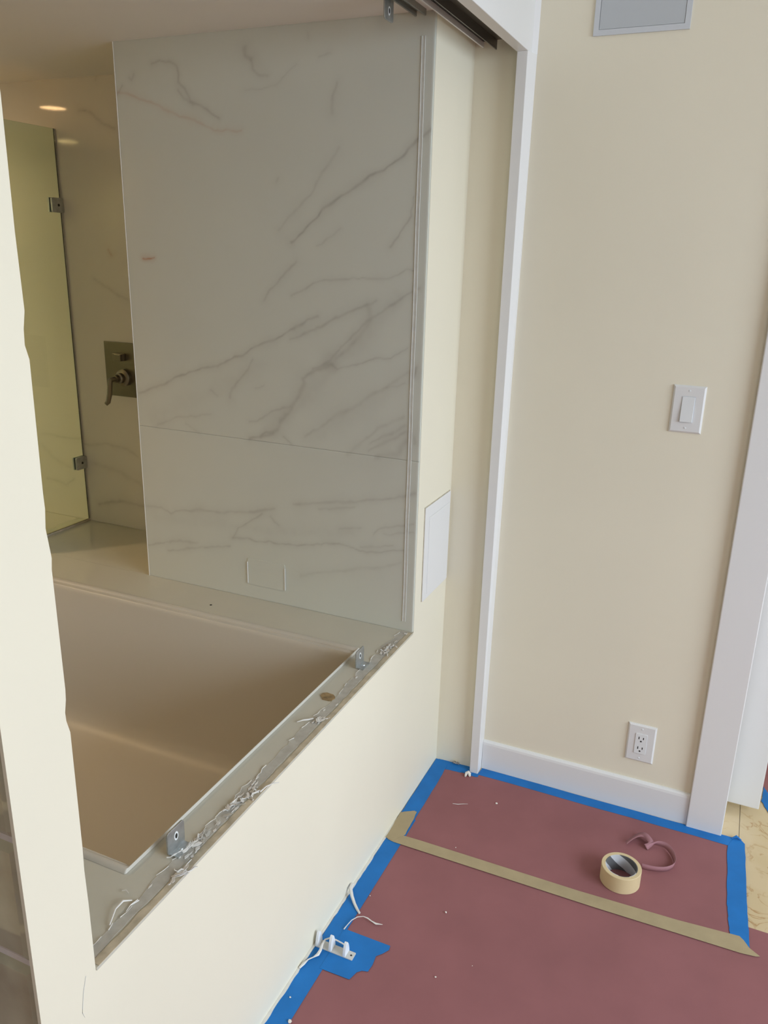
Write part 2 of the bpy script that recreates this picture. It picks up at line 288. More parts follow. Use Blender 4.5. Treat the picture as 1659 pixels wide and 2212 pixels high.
# veined tile faces ---------------------------------------------------------
VEINS_TUB = [
   (0.8,4,0,[(-0.003,1.885),(-0.031,1.864),(-0.06,1.841),(-0.101,1.813),(-0.132,1.795),(-0.156,1.786),(-0.207,1.756),(-0.239,1.739),(-0.285,1.71),(-0.34,1.665),(-0.382,1.626)]) ,
   (0.35,5,0,[(-0.248,1.852),(-0.285,1.8),(-0.328,1.745),(-0.388,1.692),(-0.423,1.655)]) ,
   (0.35,3,0,[(-0.237,1.664),(-0.272,1.643),(-0.306,1.62)]) ,
   (0.6,3,0,[(-0.038,1.74),(-0.043,1.695),(-0.065,1.666),(-0.097,1.622)]) ,
   (0.5,4,0,[(-0.368,1.581),(-0.414,1.54),(-0.452,1.504),(-0.471,1.474)]) ,
   (0.5,3,0,[(-0.034,1.564),(-0.052,1.569),(-0.104,1.546),(-0.15,1.544),(-0.188,1.544),(-0.239,1.538),(-0.292,1.534),(-0.332,1.518),(-0.383,1.492)]) ,
   (0.6,4,0,[(-0.015,1.524),(-0.057,1.504),(-0.089,1.483),(-0.113,1.468),(-0.155,1.44),(-0.189,1.408),(-0.237,1.364),(-0.278,1.319),(-0.319,1.301)]) ,
   (0.5,9,0,[(-0.155,1.477),(-0.149,1.443),(-0.162,1.419),(-0.202,1.374),(-0.25,1.335)]) ,
   (0.6,7,0,[(-0.264,1.318),(-0.32,1.293),(-0.349,1.273),(-0.345,1.26),(-0.354,1.239),(-0.388,1.191),(-0.424,1.148),(-0.435,1.119),(-0.463,1.104),(-0.491,1.095)]) ,
   (0.6,4,0,[(-0.133,1.489),(-0.206,1.461),(-0.278,1.425),(-0.313,1.406),(-0.389,1.377)]) ,
   (0.7,4,0,[(-0.302,1.442),(-0.333,1.428),(-0.399,1.395),(-0.445,1.371),(-0.47,1.363),(-0.519,1.342),(-0.543,1.324),(-0.602,1.3),(-0.629,1.286),(-0.686,1.277),(-0.743,1.255),(-0.785,1.239),(-0.816,1.221),(-0.866,1.202),(-0.92,1.181)]) ,
   (0.5,4,0,[(-0.513,1.314),(-0.527,1.285),(-0.563,1.248),(-0.591,1.211),(-0.592,1.197)]) ,
   (0.3,3,0,[(-0.475,1.241),(-0.506,1.233)]) ,
   (0.4,3,0,[(-0.66,1.217),(-0.636,1.203)]) ,
   (0.35,4,0,[(-0.859,1.092),(-0.782,1.121),(-0.7,1.136),(-0.664,1.141)]) ,
   (0.25,4,0,[(-0.703,1.084),(-0.753,1.106)]) ,
   (0.5,4,0,[(-0.391,1.195),(-0.44,1.176),(-0.457,1.169),(-0.501,1.142),(-0.526,1.136)]) ,
   (0.7,5,0,[(-0.527,1.087),(-0.496,1.096),(-0.472,1.112),(-0.449,1.112)]) ,
   (0.7,3,0,[(-0.412,1.104),(-0.4,1.095),(-0.39,1.087)]) ,
   (0.55,3,0,[(-0.042,1.376),(-0.089,1.347),(-0.131,1.342),(-0.193,1.323),(-0.244,1.307),(-0.264,1.318)]) ,
   (0.4,7,0,[(-0.04,1.315),(-0.099,1.27),(-0.141,1.249),(-0.191,1.213),(-0.223,1.196),(-0.271,1.164),(-0.302,1.137),(-0.346,1.112)]) ,
   (0.3,4,0,[(-0.045,1.285),(-0.099,1.27)]) ,
   (0.35,7,0,[(-0.045,1.199),(-0.121,1.157),(-0.17,1.116),(-0.209,1.079)]) ,
   (0.45,5,0,[(-0.041,1.174),(-0.111,1.134),(-0.145,1.116)]) ,
   (0.5,5,0,[(-0.041,1.157),(-0.095,1.128),(-0.148,1.095)]) ,
   (0.5,10,0,[(-0.04,1.131),(-0.063,1.094),(-0.125,1.081)]) ,
   (0.7,4,0,[(-0.017,1.328),(-0.022,1.304)]) ,
   (0.6,4,0,[(-0.013,1.146),(-0.013,1.131)]) ,
   (0.2,25,0,[(-0.073,1.504),(-0.149,1.408),(-0.229,1.342),(-0.342,1.207),(-0.433,1.146)]) ,
   (0.15,30,0,[(-0.49,1.298),(-0.667,1.204),(-0.876,1.114)]) ,
   (0.12,30,0,[(-0.053,1.283),(-0.199,1.183),(-0.299,1.121)]) ,
   (0.65,3,0,[(-0.804,2.072),(-0.776,2.08),(-0.743,2.072),(-0.723,2.061),(-0.72,2.043),(-0.723,2.023),(-0.701,2.007),(-0.692,1.99),(-0.682,1.974),(-0.656,1.964),(-0.635,1.955),(-0.622,1.945),(-0.596,1.932)]) ,
   (0.5,3,0,[(-0.724,2.006),(-0.703,1.983),(-0.673,1.966)]) ,
   (0.6,3,0,[(-0.93,2.005),(-0.91,2.023)]) ,
   (0.5,3,0,[(-0.886,2.04),(-0.879,2.034),(-0.867,2.05)]) ,
   (0.4,3,1,[(-0.929,2.009),(-0.88,2.001),(-0.853,1.992),(-0.811,1.98),(-0.787,1.968),(-0.768,1.959),(-0.725,1.941),(-0.674,1.933),(-0.64,1.914),(-0.595,1.902),(-0.54,1.901),(-0.53,1.903)]) ,
   (0.6,7,0,[(-0.511,2.089),(-0.509,2.075),(-0.494,2.065)]) ,
   (0.5,4,0,[(-0.494,2.065),(-0.488,2.041),(-0.473,2.026),(-0.446,2.022)]) ,
   (0.3,3,0,[(-0.513,1.993),(-0.471,1.995),(-0.422,2.001),(-0.363,2.045)]) ,
   (0.5,5,0,[(-0.25,2.002),(-0.264,1.969),(-0.261,1.934)]) ,
   (0.35,4,0,[(-0.299,2.056),(-0.268,2.064)]) ,
   (0.35,4,0,[(-0.329,2.108),(-0.328,2.098)]) ,
   (0.3,4,0,[(-0.424,1.774),(-0.418,1.785)]) ,
   (1.2,3,1,[(-0.873,1.575),(-0.848,1.574),(-0.832,1.576)]) ,
   (0.5,5,0,[(-0.921,0.821),(-0.865,0.825),(-0.844,0.815),(-0.831,0.81),(-0.806,0.82),(-0.725,0.837),(-0.641,0.844),(-0.609,0.85),(-0.572,0.856),(-0.524,0.866),(-0.449,0.882)]) ,
   (0.5,5,0,[(-0.384,0.907),(-0.325,0.919),(-0.25,0.933),(-0.172,0.948),(-0.099,0.964),(-0.045,0.98),(-0.009,0.992)]) ,
   (0.4,3,0,[(-0.302,0.904),(-0.247,0.914),(-0.187,0.931)]) ,
   (0.5,3,0,[(-0.492,0.862),(-0.525,0.84),(-0.578,0.802),(-0.596,0.768)]) ,
   (0.5,3,0,[(-0.462,0.858),(-0.443,0.841),(-0.434,0.834)]) ,
   (0.5,4,0,[(-0.925,0.687),(-0.87,0.703),(-0.801,0.723),(-0.731,0.73)]) ,
   (0.5,4,0,[(-0.853,0.685),(-0.815,0.686),(-0.754,0.71),(-0.704,0.716),(-0.657,0.729),(-0.607,0.739)]) ,
   (0.6,3,0,[(-0.596,0.768),(-0.537,0.775),(-0.514,0.77),(-0.473,0.777),(-0.429,0.775),(-0.365,0.782),(-0.316,0.792),(-0.276,0.804),(-0.233,0.813),(-0.202,0.81),(-0.163,0.8),(-0.107,0.808),(-0.028,0.828)]) ,
   (0.4,3,0,[(-0.164,0.815),(-0.067,0.834)]) ,
   (0.45,3,0,[(-0.127,0.855),(-0.109,0.873),(-0.078,0.886),(-0.007,0.906)]) ,
   (0.35,3,0,[(-0.093,0.863),(-0.006,0.883)]) ,
   (0.35,3,0,[(-0.233,0.858),(-0.17,0.869)]) ,
   (0.3,6,0,[(-0.36,0.689),(-0.299,0.709),(-0.201,0.738),(-0.106,0.758),(-0.044,0.785)]) ,
   (0.15,20,0,[(-0.884,0.785),(-0.636,0.809),(-0.439,0.812),(-0.195,0.852)]) ,
]
VEINS_SHOWER = [
   (0.6,5,0,[(-1.393,2.035),(-1.34,2.025),(-1.297,1.994),(-1.246,1.975)]) ,
   (0.5,4,1,[(-1.312,1.596),(-1.297,1.58)]) ,
   (0.5,4,0,[(-1.389,1.497),(-1.333,1.474),(-1.286,1.449),(-1.241,1.429)]) ,
   (0.4,5,0,[(-1.5,0.886),(-1.377,0.901),(-1.288,0.892),(-1.244,0.869)]) ,
   (0.4,5,0,[(-1.715,0.906),(-1.604,0.903),(-1.511,0.907)]) ,
   (0.5,6,0,[(-1.713,0.728),(-1.668,0.725),(-1.617,0.711),(-1.575,0.737)]) ,
   (0.6,7,0,[(-1.45,0.654),(-1.414,0.663),(-1.345,0.684),(-1.23,0.681)]) ,
   (0.3,12,0,[(-1.466,0.818),(-1.334,0.799),(-1.228,0.759)]) ,
   (0.3,8,0,[(-1.719,0.861),(-1.677,0.819),(-1.586,0.784)]) ,
   (0.3,4,0,[(-1.305,2.138),(-1.307,2.117)]) ,
]

def noise2(x, y, sc, seed):
    r = np.random.RandomState(seed); t = r.rand(64, 64)
    u = x*sc; v = y*sc; i = np.floor(u).astype(int); j = np.floor(v).astype(int); a = u-i; b = v-j
    a = a*a*(3-2*a); b = b*b*(3-2*b); T = lambda p, q: t[p % 64, q % 64]
    return (T(i,j)*(1-a)+T(i+1,j)*a)*(1-b)+(T(i,j+1)*(1-a)+T(i+1,j+1)*a)*b-.5
def vein_values(x, z, veins):
    wx = x+.006*noise2(x, z, 28, 1)+.004*noise2(x, z, 75, 2); wz = z+.006*noise2(x, z, 28, 3)+.004*noise2(x, z, 75, 4)
    R = np.zeros_like(x); G = np.zeros_like(x)
    for s, w, k, pts in veins:
        w = w*.001*(.8+.9*np.clip(noise2(x, z, 22, 9)+.3, -.4, 1)); best = np.full_like(x, 9.); 
        for (ax, az), (bx, bz) in zip(pts[:-1], pts[1:]):
            dx, dz = bx-ax, bz-az; L = dx*dx+dz*dz+1e-12
            t = np.clip(((wx-ax)*dx+(wz-az)*dz)/L, 0, 1); d = np.hypot(wx-ax-t*dx, wz-az-t*dz); best = np.minimum(best, d)
        core = np.exp(-(best/(w*.75))**2); halo = np.exp(-(best/(w*3.2))**2)
        val = s*(.62*core*(.65+.8*np.clip(noise2(x, z, 60, 11)+.25, 0, 1))+.22*halo)
        if k: G = np.maximum(G, val*.9)
        else: R = 1-(1-R)*(1-np.clip(val, 0, 1))
    return np.clip(R*VK, 0, .9), np.clip(G, 0, .9)
VK = .70
def tile(name, x0, x1, z0, z1, y, depth, veins, m, parent, step=.003):
    nx = max(2, int((x1-x0)/step)); nz = max(2, int((z1-z0)/step))
    X, Z = np.meshgrid(np.linspace(x0, x1, nx), np.linspace(z0, z1, nz)); x = X.ravel(); z = Z.ravel(); n = len(x)
    e = .0005
    yy = np.full(n, y); edge = (x < x0+1e-6) | (x > x1-1e-6) | (z < z0+1e-6) | (z > z1-1e-6); yy[edge] += e
    vs = np.stack([x, yy, z], 1); idx = np.arange(n).reshape(nz, nx)
    f = np.stack([idx[:-1, :-1], idx[:-1, 1:], idx[1:, 1:], idx[1:, :-1]], -1).reshape(-1, 4)
    back = np.array([(x0, y+depth, z0), (x1, y+depth, z0), (x1, y+depth, z1), (x0, y+depth, z1)]); vs = np.vstack([vs, back])
    c = [int(idx[0, 0]), int(idx[0, -1]), int(idx[-1, -1]), int(idx[-1, 0])]; bk = [n, n+1, n+2, n+3]
    sides = [(c[0], bk[0], bk[1], c[1]), (c[1], bk[1], bk[2], c[2]), (c[2], bk[2], bk[3], c[3]), (c[3], bk[3], bk[0], c[0])]
    me = bpy.data.meshes.new(name); me.from_pydata(vs.tolist(), [], f.tolist()+sides)
    R, G = vein_values(x, z, veins); colr = np.zeros((n+4, 4), np.float32); colr[:n, 0] = R; colr[:n, 1] = G; colr[:, 3] = 1
    at = me.color_attributes.new('vein', 'FLOAT_COLOR', 'POINT'); at.data.foreach_set('color', colr.ravel())
    me.materials.append(M[m]); o = bpy.data.objects.new(name, me); COL.objects.link(o); o.parent = parent
    return o
# end wall of the tub (projecting stub) faced with two big tiles
ws = struct(box(XST+.004, -.101, YB+.0102, YV+.05, -.003, ZC).build('wall_tub_end', 'pale_joint'))
JZ = 1.0815
tile('tile', XST, -.0005, JZ+.0003, ZC, YB, .010, VEINS_TUB, 'tile', ws)
tile('tile', XST, -.0005, ZD, JZ-.0003, YB, .010, VEINS_TUB, 'tile', ws)
struct(box(XST-.0018, XST, YB-.0006, YB+.011, ZD, ZC).build('trim_7', 'soffit'))
# shower wall with the valve
wsh = struct(box(FX, XST+.003, YV+.0102, YV+.06, -.003, ZC).build('wall_shower', 'grout'))
tile('tile', -1.905, XST+.003, ZD+.0006, ZC, YV, .010, VEINS_SHOWER, 'tile2', wsh, .005)
tile('tile', FX, -1.9065, ZD+.0006, ZC, YV, .010, VEINS_SHOWER, 'tile2', wsh, .02)
tile('tile', FX, XST+.003, 0, ZD-.0006, YV, .010, [], 'tile2', wsh, .05)
struct(box(XST-.001, XST+.0035, YB+.0115, YV-.0005, ZD, ZC).build('wall_tub_end_side', 'soffit'))

# ------------------------------------------------------------------ bathtub and deck
TX0, TX1, TY0, TY1 = -1.47, -.088, -1.372, -.444
mb = MB(); zt_ = ZD; zb_ = ZD-.0055
ox0, ox1, oy0, oy1 = -1.56, .0025, YP-.0, YB+.0
hx0, hx1, hy0, hy1 = TX0+.004, TX1-.004, TY0+.004, TY1-.004
def slab(outer, inner, z0, z1):
    ox0, ox1, oy0, oy1 = outer; hx0, hx1, hy0, hy1 = inner
    o = [(ox0,oy0),(ox1,oy0),(ox1,oy1),(ox0,oy1)]; h = [(hx0,hy0),(hx1,hy0),(hx1,hy1),(hx0,hy1)]
    vs = [(x,y,z0) for x,y in o]+[(x,y,z0) for x,y in h]+[(x,y,z1) for x,y in o]+[(x,y,z1) for x,y in h]; fs = []
    for i in range(4):
        j = (i+1) % 4
        fs += [(i, j, 4+j, 4+i), (8+i, 12+i, 12+j, 8+j), (i, 8+i, 8+j, j), (4+i, 4+j, 12+j, 12+i)]
    return MB().add(vs, fs)
deck = empty('tub_deck', (-.7, -.9, zb_), 'glossy cream stone deck around the sunken bathtub, forming the front sill', 'deck')
slab((ox0, ox1, oy0, oy1), (hx0, hx1, hy0, hy1), zb_, zt_).build('deck_slab', 'marble', deck)
box(ox0, XST-.003, YB+.0005, YV-.0005, zb_, zt_).build('deck_ledge', 'marble', deck)
box(ox0-.012, ox0-.0005, oy0, YV-.0005, 0, zt_).build('curb_panel', 'marble', deck)
tub = empty('bathtub', (-.75, -.9, .10), 'white built-in bathtub sunk below the cream stone deck', 'bathtub')
def ring(x0, x1, y0, y1, r, z): return [(x, y, z) for x, y in rrect(x0, x1, y0, y1, r, 6)]
A = (TX0, TX1, TY0, TY1)
rings = [
 ring(A[0], A[1], A[2], A[3], .004, ZD+.0005), ring(A[0]+.001, A[1]-.0002, A[2]+.002, A[3]-.002, .004, ZD+.0045),
 ring(A[0]+.006, A[1]-.0008, A[2]+.006, A[3]-.008, .004, ZD+.0075), ring(A[0]+.014, A[1]-.002, A[2]+.011, A[3]-.017, .004, ZD+.0075),
 ring(A[0]+.020, A[1]-.003, A[2]+.015, A[3]-.023, .004, ZD+.0045), ring(A[0]+.022, A[1]-.0035, A[2]+.016, A[3]-.024, .004, ZD+.002),
 ring(A[0]+.030, A[1]-.0045, A[2]+.020, A[3]-.036, .005, ZD+.0015), ring(A[0]+.033, A[1]-.0055, A[2]+.022, A[3]-.039, .007, ZD-.002),
 ring(A[0]+.036, A[1]-.009, A[2]+.026, A[3]-.042, .012, ZD-.012),
 ring(A[0]+.10, A[1]-.040, A[2]+.060, A[3]-.070, .04, .36), ring(A[0]+.15, A[1]-.055, A[2]+.083, A[3]-.092, .06, .25),
 ring(A[0]+.168, A[1]-.064, A[2]+.092, A[3]-.101, .07, .20), ring(A[0]+.19, A[1]-.080, A[2]+.108, A[3]-.116, .07, .168), ring(A[0]+.22, A[1]-.104, A[2]+.135, A[3]-.142, .07, .148),
 ring(A[0]+.26, A[1]-.14, A[2]+.18, A[3]-.18, .06, .139), ring(A[0]+.32, A[1]-.20, A[2]+.24, A[3]-.24, .05, .134), ring(A[0]+.5, A[1]-.40, A[2]+.40, A[3]-.40, .03, .128)]
nr = len(rings[0]); vs = [v for r in rings for v in r]; fs = []
for i in range(len(rings)-1):
    for k in range(nr): fs.append((i*nr+k, i*nr+(k+1) % nr, (i+1)*nr+(k+1) % nr, (i+1)*nr+k))
fs.append(tuple((len(rings)-1)*nr+k for k in range(nr)))
MB().add(vs, fs).build('shell', 'tub', tub, smooth=True)
ap = MB().lathe([(.0, .0), (.030, .0), (.036, -.003), (.036, -.006)], (-.80, -.90, .1355), seg=24)
ap.build('drain_cover', 'steel', tub, smooth=True)
# tan paint edge and silicone remains along the sill ------------------------
def ribbon(pts_lo, pts_hi, z0, z1):
    n = len(pts_lo); return MB().prism(pts_lo+pts_hi[::-1], z0, z1)
ys = np.linspace(YP+.004, YB-.004, 90)
lo = [(.0005+.0012*random.random(), y) for y in ys]; hi = [(-.0085-.003*random.random(), y) for y in ys]
struct(ribbon([(.0032, y) for y in ys], hi, ZD+.0002, ZD+.0014).build('trim_8', 'bead'))
lo = [(-.012-.003*random.random(), y) for y in ys]; hi = []
w = 0
for y in ys:
    w = .7*w+.3*random.uniform(-1, 1); hi.append((-.034+.010*w+random.uniform(-.002, .002), y))
sil = tag(ribbon(lo, hi, ZD+.0003, ZD+.0012).build('silicone_residue', 'silicone'), 'cloudy band of scraped silicone left along the stone sill', 'silicone', kind='stuff')
pe = MB(); rd = random.Random(21)
for k in range(0, 88):
    if rd.random() < .62: continue
    n_ = rd.randint(2, 3); q = [(hi[min(89, k+j)][0]+rd.uniform(-.002, .002), hi[min(89, k+j)][1], ZD+.0016+rd.uniform(0, .0012)) for j in range(n_)]
    if len(set(p[1] for p in q)) < 2: continue
    pe.tube(q, [rd.uniform(.0003, .0010) for _ in q], 5)
for k in range(46):
    y = rd.choice((rd.uniform(YP+.01, YB-.01), rd.uniform(-1.36, -1.03), rd.uniform(-1.36, -1.03))); x = rd.uniform(-.034, -.010); w_ = rd.uniform(.001, .0035); l_ = rd.uniform(.002, .009)
    pe.prism([(x-w_, y-l_*.3), (x+w_*.4, y-l_), (x+w_, y+l_*.2), (x-w_*.3, y+l_)], ZD+.0012, ZD+.0012+rd.uniform(.0003, .0012))
po = pe.build('peeled_edge', 'caulk', sil); po['kind'] = 'stuff'
sb = MB()
for x0_, r_ in ((-.0310, .0013), (-.0228, .0010)):
    sb.tube([(x0_+.0006*math.sin(k*1.7), YB-.0006, ZD+.03+k*(ZC-ZD-.08)/14) for k in range(15)], r_, 6)
sb.prism(rrect(-.0310, -.0228, ZD+.03, ZC-.05, .002, 2), YB-.0009, YB-.0002, 'y')
tag(sb.build('silicone_bead', 'bead_clear', smooth=True), 'upright silicone bead left on the marble wall beside the opening edge', 'silicone')
def clump(cx, cy, n, spread, seed, name, label, m='caulk', z=ZD+.001, r=.0024, up=.007, group=None, along=(.35, 1)):
    rd = random.Random(seed); b_ = MB()
    for k in range(n):
        t = rd.uniform(-1, 1); p = Vector((cx+along[0]*spread*t*.5+rd.uniform(-.006, .006), cy+along[1]*spread*t*.5, z+rd.uniform(0, up*.5)))
        a = rd.uniform(0, 6.28); pts = [p.copy()]; 
        for q in range(rd.randint(3, 5)):
            a += rd.uniform(-.9, .9); st = rd.uniform(.004, .010)
            p = p+Vector((math.cos(a)*st*.6, math.sin(a)*st, rd.uniform(-.003, .004))); p.z = max(z, min(z+up, p.z)); pts.append(p.copy())
        if k % 3 == 0: b_.tube(pts, [r*rd.uniform(.3, .8) for _ in pts], 5, .7)
        else:
            L = rd.uniform(.005, .013); w_ = rd.uniform(.0018, .0048); th = math.pi/2+rd.uniform(-.8, .8); c_, s_ = math.cos(th), math.sin(th); tl = rd.uniform(-.5, .5)
            ol = [(-L, -w_*.4), (-L*.3, -w_), (L*.5, -w_*.6), (L, w_*.1), (L*.4, w_*.9), (-L*.2, w_*.5), (-L*.7, w_)]
            P3 = [Vector((pts[0].x+u*c_-v*s_, pts[0].y+u*s_+v*c_, max(z+.0003, pts[0].z+tl*v+rd.uniform(0, .0015)))) for u, v in ol]
            b_.add(P3+[q+Vector((0, 0, .0009)) for q in P3], [tuple(range(6, -1, -1)), tuple(range(7, 14))]+[(i, (i+1) % 7, 7+(i+1) % 7, 7+i) for i in range(7)])
    return tag(b_.build(name, m, smooth=True), label, 'residue', group)
G1 = 'peeled caulk scraps on the stone sill'
clump(-.020, -1.118, 16, .075, 1, 'caulk_scrap', 'large ragged white caulk clump midway along the stone sill', group=G1)
clump(-.006, -1.335, 12, .03, 2, 'caulk_scrap', 'yellowed caulk lump hanging over the sill edge below the nearer steel clip', 'caulk', group=G1)
clump(-.030, -1.275, 9, .03, 3, 'caulk_scrap', 'torn caulk bits around the foot of the nearer steel clip', group=G1)
clump(-.018, -.803, 9, .03, 4, 'caulk_scrap', 'small knotted caulk clump between the rust patch and the ragged middle clump', group=G1)
clump(-.020, -.405, 14, .08, 5, 'caulk_scrap', 'peeling caulk strip beyond the farther steel clip near the sill corner', group=G1, along=(.05, 1))
clump(-.022, -1.20, 14, .14, 8, 'caulk_scrap', 'crumbly white caulk smear just beyond the nearer steel clip', 'silicone', group=G1, along=(.1, 1), up=.004)
def strand(pts, r, name, label, m='caulk', cat='caulk', group=None, seg=6, flat=.8):
    return tag(MB().tube(pts, r, seg, flat).build(name, m, smooth=True), label, cat, group)
zs = ZD+.0035
strand([(-.060,-.835,zs),(-.050,-.825,zs+.002),(-.042,-.815,zs),(-.032,-.808,zs+.002)], [.001,.0022,.0026,.002], 'caulk_strand', 'straight white caulk sliver lying across the sill near the rust patch', group=G1)
strand([(.0,-1.085,zs),(.004,-1.068,zs+.003),(.012,-1.055,zs+.004),(.020,-1.045,zs+.002)], [.002,.0014,.0012,.0007], 'caulk_strand', 'thin caulk thread sticking out from the middle clump past the sill edge', group=G1)
strand([(-.034,-1.47,zs),(-.046,-1.443,zs+.003),(-.046,-1.425,zs+.004),(-.036,-1.415,zs+.001)], [.0012,.0015,.0022,.0012], 'caulk_strand', 'bent caulk thread on the near end of the sill by the post', group=G1)
strand([(-.066,-1.405,zs),(-.060,-1.402,zs+.001),(-.052,-1.405,zs)], [.0008,.0010,.0005], 'caulk_strand', 'tiny loose caulk hair on the sill short of the nearer clip', group=G1)
rd = random.Random(5)
pl = []
for k in range(14):
    t = 2*math.pi*k/14; pl.append((-.050+(.016+.006*rd.random())*math.cos(t)-.006*math.sin(t), -.705+(.014+.006*rd.random())*math.sin(t)))
tag(MB().prism(pl, ZD+.0003, ZD+.0022).build('glue_patch', 'rust'), 'rusty brown glue patch on the stone sill beside the tub edge', 'stain')
# ------------------------------------------------------------------ steel glass clips
def clip(x, y, z, s, label):
    e = empty('glass_clip', (x, y, z), label, 'clip', 'steel glass clips')
    pts = rrect(-.0235, .0235, 0, .047, .006, 3)
    hole = [(0+.0055*math.cos(2*math.pi*k/12), .028+.009*math.sin(2*math.pi*k/12)) for k in range(12)]
    MB().prism([(y+a, z+s*b_) for a, b_ in pts], x-.0018, x+.0018, 'x').build('plate', 'steel', e, bevel=.0006)
    MB().prism([(y+a, z+s*b_) for a, b_ in hole], x+.0018, x+.0022, 'x').build('slot_rim', 'plastic2', e)
    MB().prism([(y+a*.6, z+s*(.028+(b_-.028)*.6)) for a, b_ in hole], x+.0022, x+.0024, 'x').build('slot', 'dark', e)
    box(x-.0018, x+.020, y-.020, y+.020, min(z, z+s*.003), max(z, z+s*.003)).build('foot', 'steel', e)
    MB().lathe([(0, .0025), (.0035, .0025), (.005, .0005), (.005, -.001)], (x+.011, y, z+s*.003), seg=12).build('screw', 'steel', e, smooth=True)
    return e
clip(-.050, -1.283, ZD+.0012, 1, 'upright steel glass clip on the near half of the stone sill')
clip(-.050, -.528, ZD+.0012, 1, 'upright steel glass clip on the far sill by the marble wall')
clip(-.060, -.415, ZC, -1, 'steel glass clip hanging from the alcove ceiling near the marble wall')
ch = empty('ceiling_channel', (-.03, -.7, ZC), 'grey metal glass channel fixed along the alcove ceiling', 'channel')
box(-.045, -.018, RY+.5 if False else YP+.05, -.300, ZC-.003, ZC).build('web', 'track2', ch)
box(-.045, -.041, YP+.05, -.300, ZC-.013, ZC-.003).build('flange', 'track2', ch); box(-.022, -.018, YP+.05, -.300, ZC-.013, ZC-.003).build('flange', 'track2', ch)
# ------------------------------------------------------------------ sliding door track
tr = empty('sliding_track', (.07, -2, ZC), 'dark double sliding-door track under the ceiling behind the white fascia', 'track')
box(.022, .1155, RY+.05, -.010, ZC-.004, ZC).build('top_plate', 'track2', tr)
box(.022, .026, RY+.05, -.006, ZC-.020, ZC-.004).build('flange', 'white', tr)
box(.026, .060, RY+.05, -.014, ZC-.008, ZC-.004).build('roller_groove', 'dark', tr)
box(.060, .0625, RY+.05, -.012, ZC-.028, ZC-.004).build('flange', 'track', tr)
box(.0625, .112, RY+.05, -.018, ZC-.007, ZC-.004).build('roller_groove', 'track', tr)
box(.112, .1155, RY+.05, -.012, ZC-.028, ZC-.004).build('flange', 'track2', tr)
# ------------------------------------------------------------------ shower glass, clamps, valve
XG = -1.506; sg = empty('shower_glass', (XG, -.2, ZD), 'clear greenish frameless glass panel standing on the deck in the shower', 'glass panel')
box(XG-.005, XG+.005, -.46, YV-.006, ZD+.008, 1.982).build('pane', 'glass', sg)
box(XG-.012, XG+.003, -.46, YV-.004, ZD+.0002, ZD+.008).build('bottom_seal', 'bead', sg)
box(XG-.004, XG+.004, YV-.006, YV-.0003, ZD+.01, 1.982).build('edge_seal', 'grout', sg)
for zc_ in (1.738, .820):
    c = MB().prism(rrect(YV-.053, YV-.0003, zc_-.024, zc_+.024, .005, 3), XG+.005, XG+.013, 'x').build('clamp', 'steel', sg, bevel=.001)
    MB().lathe([(0, .0012), (.004, .0012), (.0045, 0)], (XG+.013, YV-.024, zc_), 'x', 12).build('screw', 'dark', c)
    box(XG-.013, XG-.005, YV-.053, YV-.0003, zc_-.024, zc_+.024).build('clamp', 'steel', sg, bevel=.002)
sv = empty('shower_valve', (-1.285, YV, 1.19), 'brushed metal shower valve plate with lever on the marble wall', 'faucet')
box(-1.359, -1.205, YV-.006, YV-.0003, 1.090, 1.283).build('plate', 'bronze', sv, bevel=.001)
box(-1.312, -1.264, YV-.020, YV-.006, 1.233-.014, 1.233+.012).build('diverter', 'bronze', sv, bevel=.002)
box(-1.292, -1.264, YV-.034, YV-.020, 1.233-.013, 1.233+.011).build('diverter_knob', 'bronze', sv, bevel=.002)
MB().lathe([(.030, 0), (.030, -.014), (.024, -.019), (.018, -.020), (.018, -.034), (.013, -.038), (.013, -.052), (0, -.054)], (-1.272, YV-.006, 1.160), 'y', 28).build('handle_hub', 'bronze', sv, smooth=True)
lev = MB().tube([(-1.274, YV-.050, 1.160), (-1.274, YV-.078, 1.160), (-1.274, YV-.084, 1.156)], [.009, .008, .007], 10)
lev.tube([(-1.274, YV-.080, 1.163), (-1.276, YV-.082, 1.140), (-1.280, YV-.082, 1.110), (-1.286, YV-.086, 1.082), (-1.292, YV-.092, 1.074)], [.008, .0085, .009, .009, .007], 10)
lev.build('lever', 'bronze', sv, smooth=True)
# two downlights in the alcove ceiling, then two unseen ones added as warm fill
for k, (x, y) in enumerate(((-1.925, -.372), (-2.69, -1.215), (-2.35, -1.43), (-2.95, -.5))):
    e = empty('downlight', (x, y, ZC), ['round recessed ceiling downlight nearer the shower valve wall, seen mirrored', 'round recessed ceiling downlight farther from the valve wall, seen mirrored', 'unseen round downlight added as warm fill over the tub foot, next to the glass blocks', 'unseen round downlight added as warm fill deep in the shower corner'][k], 'downlight', 'alcove downlights')
    MB().lathe([(.050, -.0005), (.062, -.0005), (.062, -.004), (.050, -.006)], (x, y, ZC), seg=32, closed=True).build('trim_ring', 'white', e, smooth=True)
    MB().disc(.050, (x, y, ZC-.003)).build('lens', 'lamp', e)
    ll = bpy.data.lights.new('downlight_beam', 'SPOT'); ll.energy = (5, 13, 50, 2)[k]; ll.color = (1, .71, .40); ll.spot_size = math.radians(150); ll.spot_blend = .6; ll.shadow_soft_size = .045
    lo_ = bpy.data.objects.new('downlight_beam', ll); COL.objects.link(lo_); lo_.location = (0, 0, -.02); lo_.parent = e
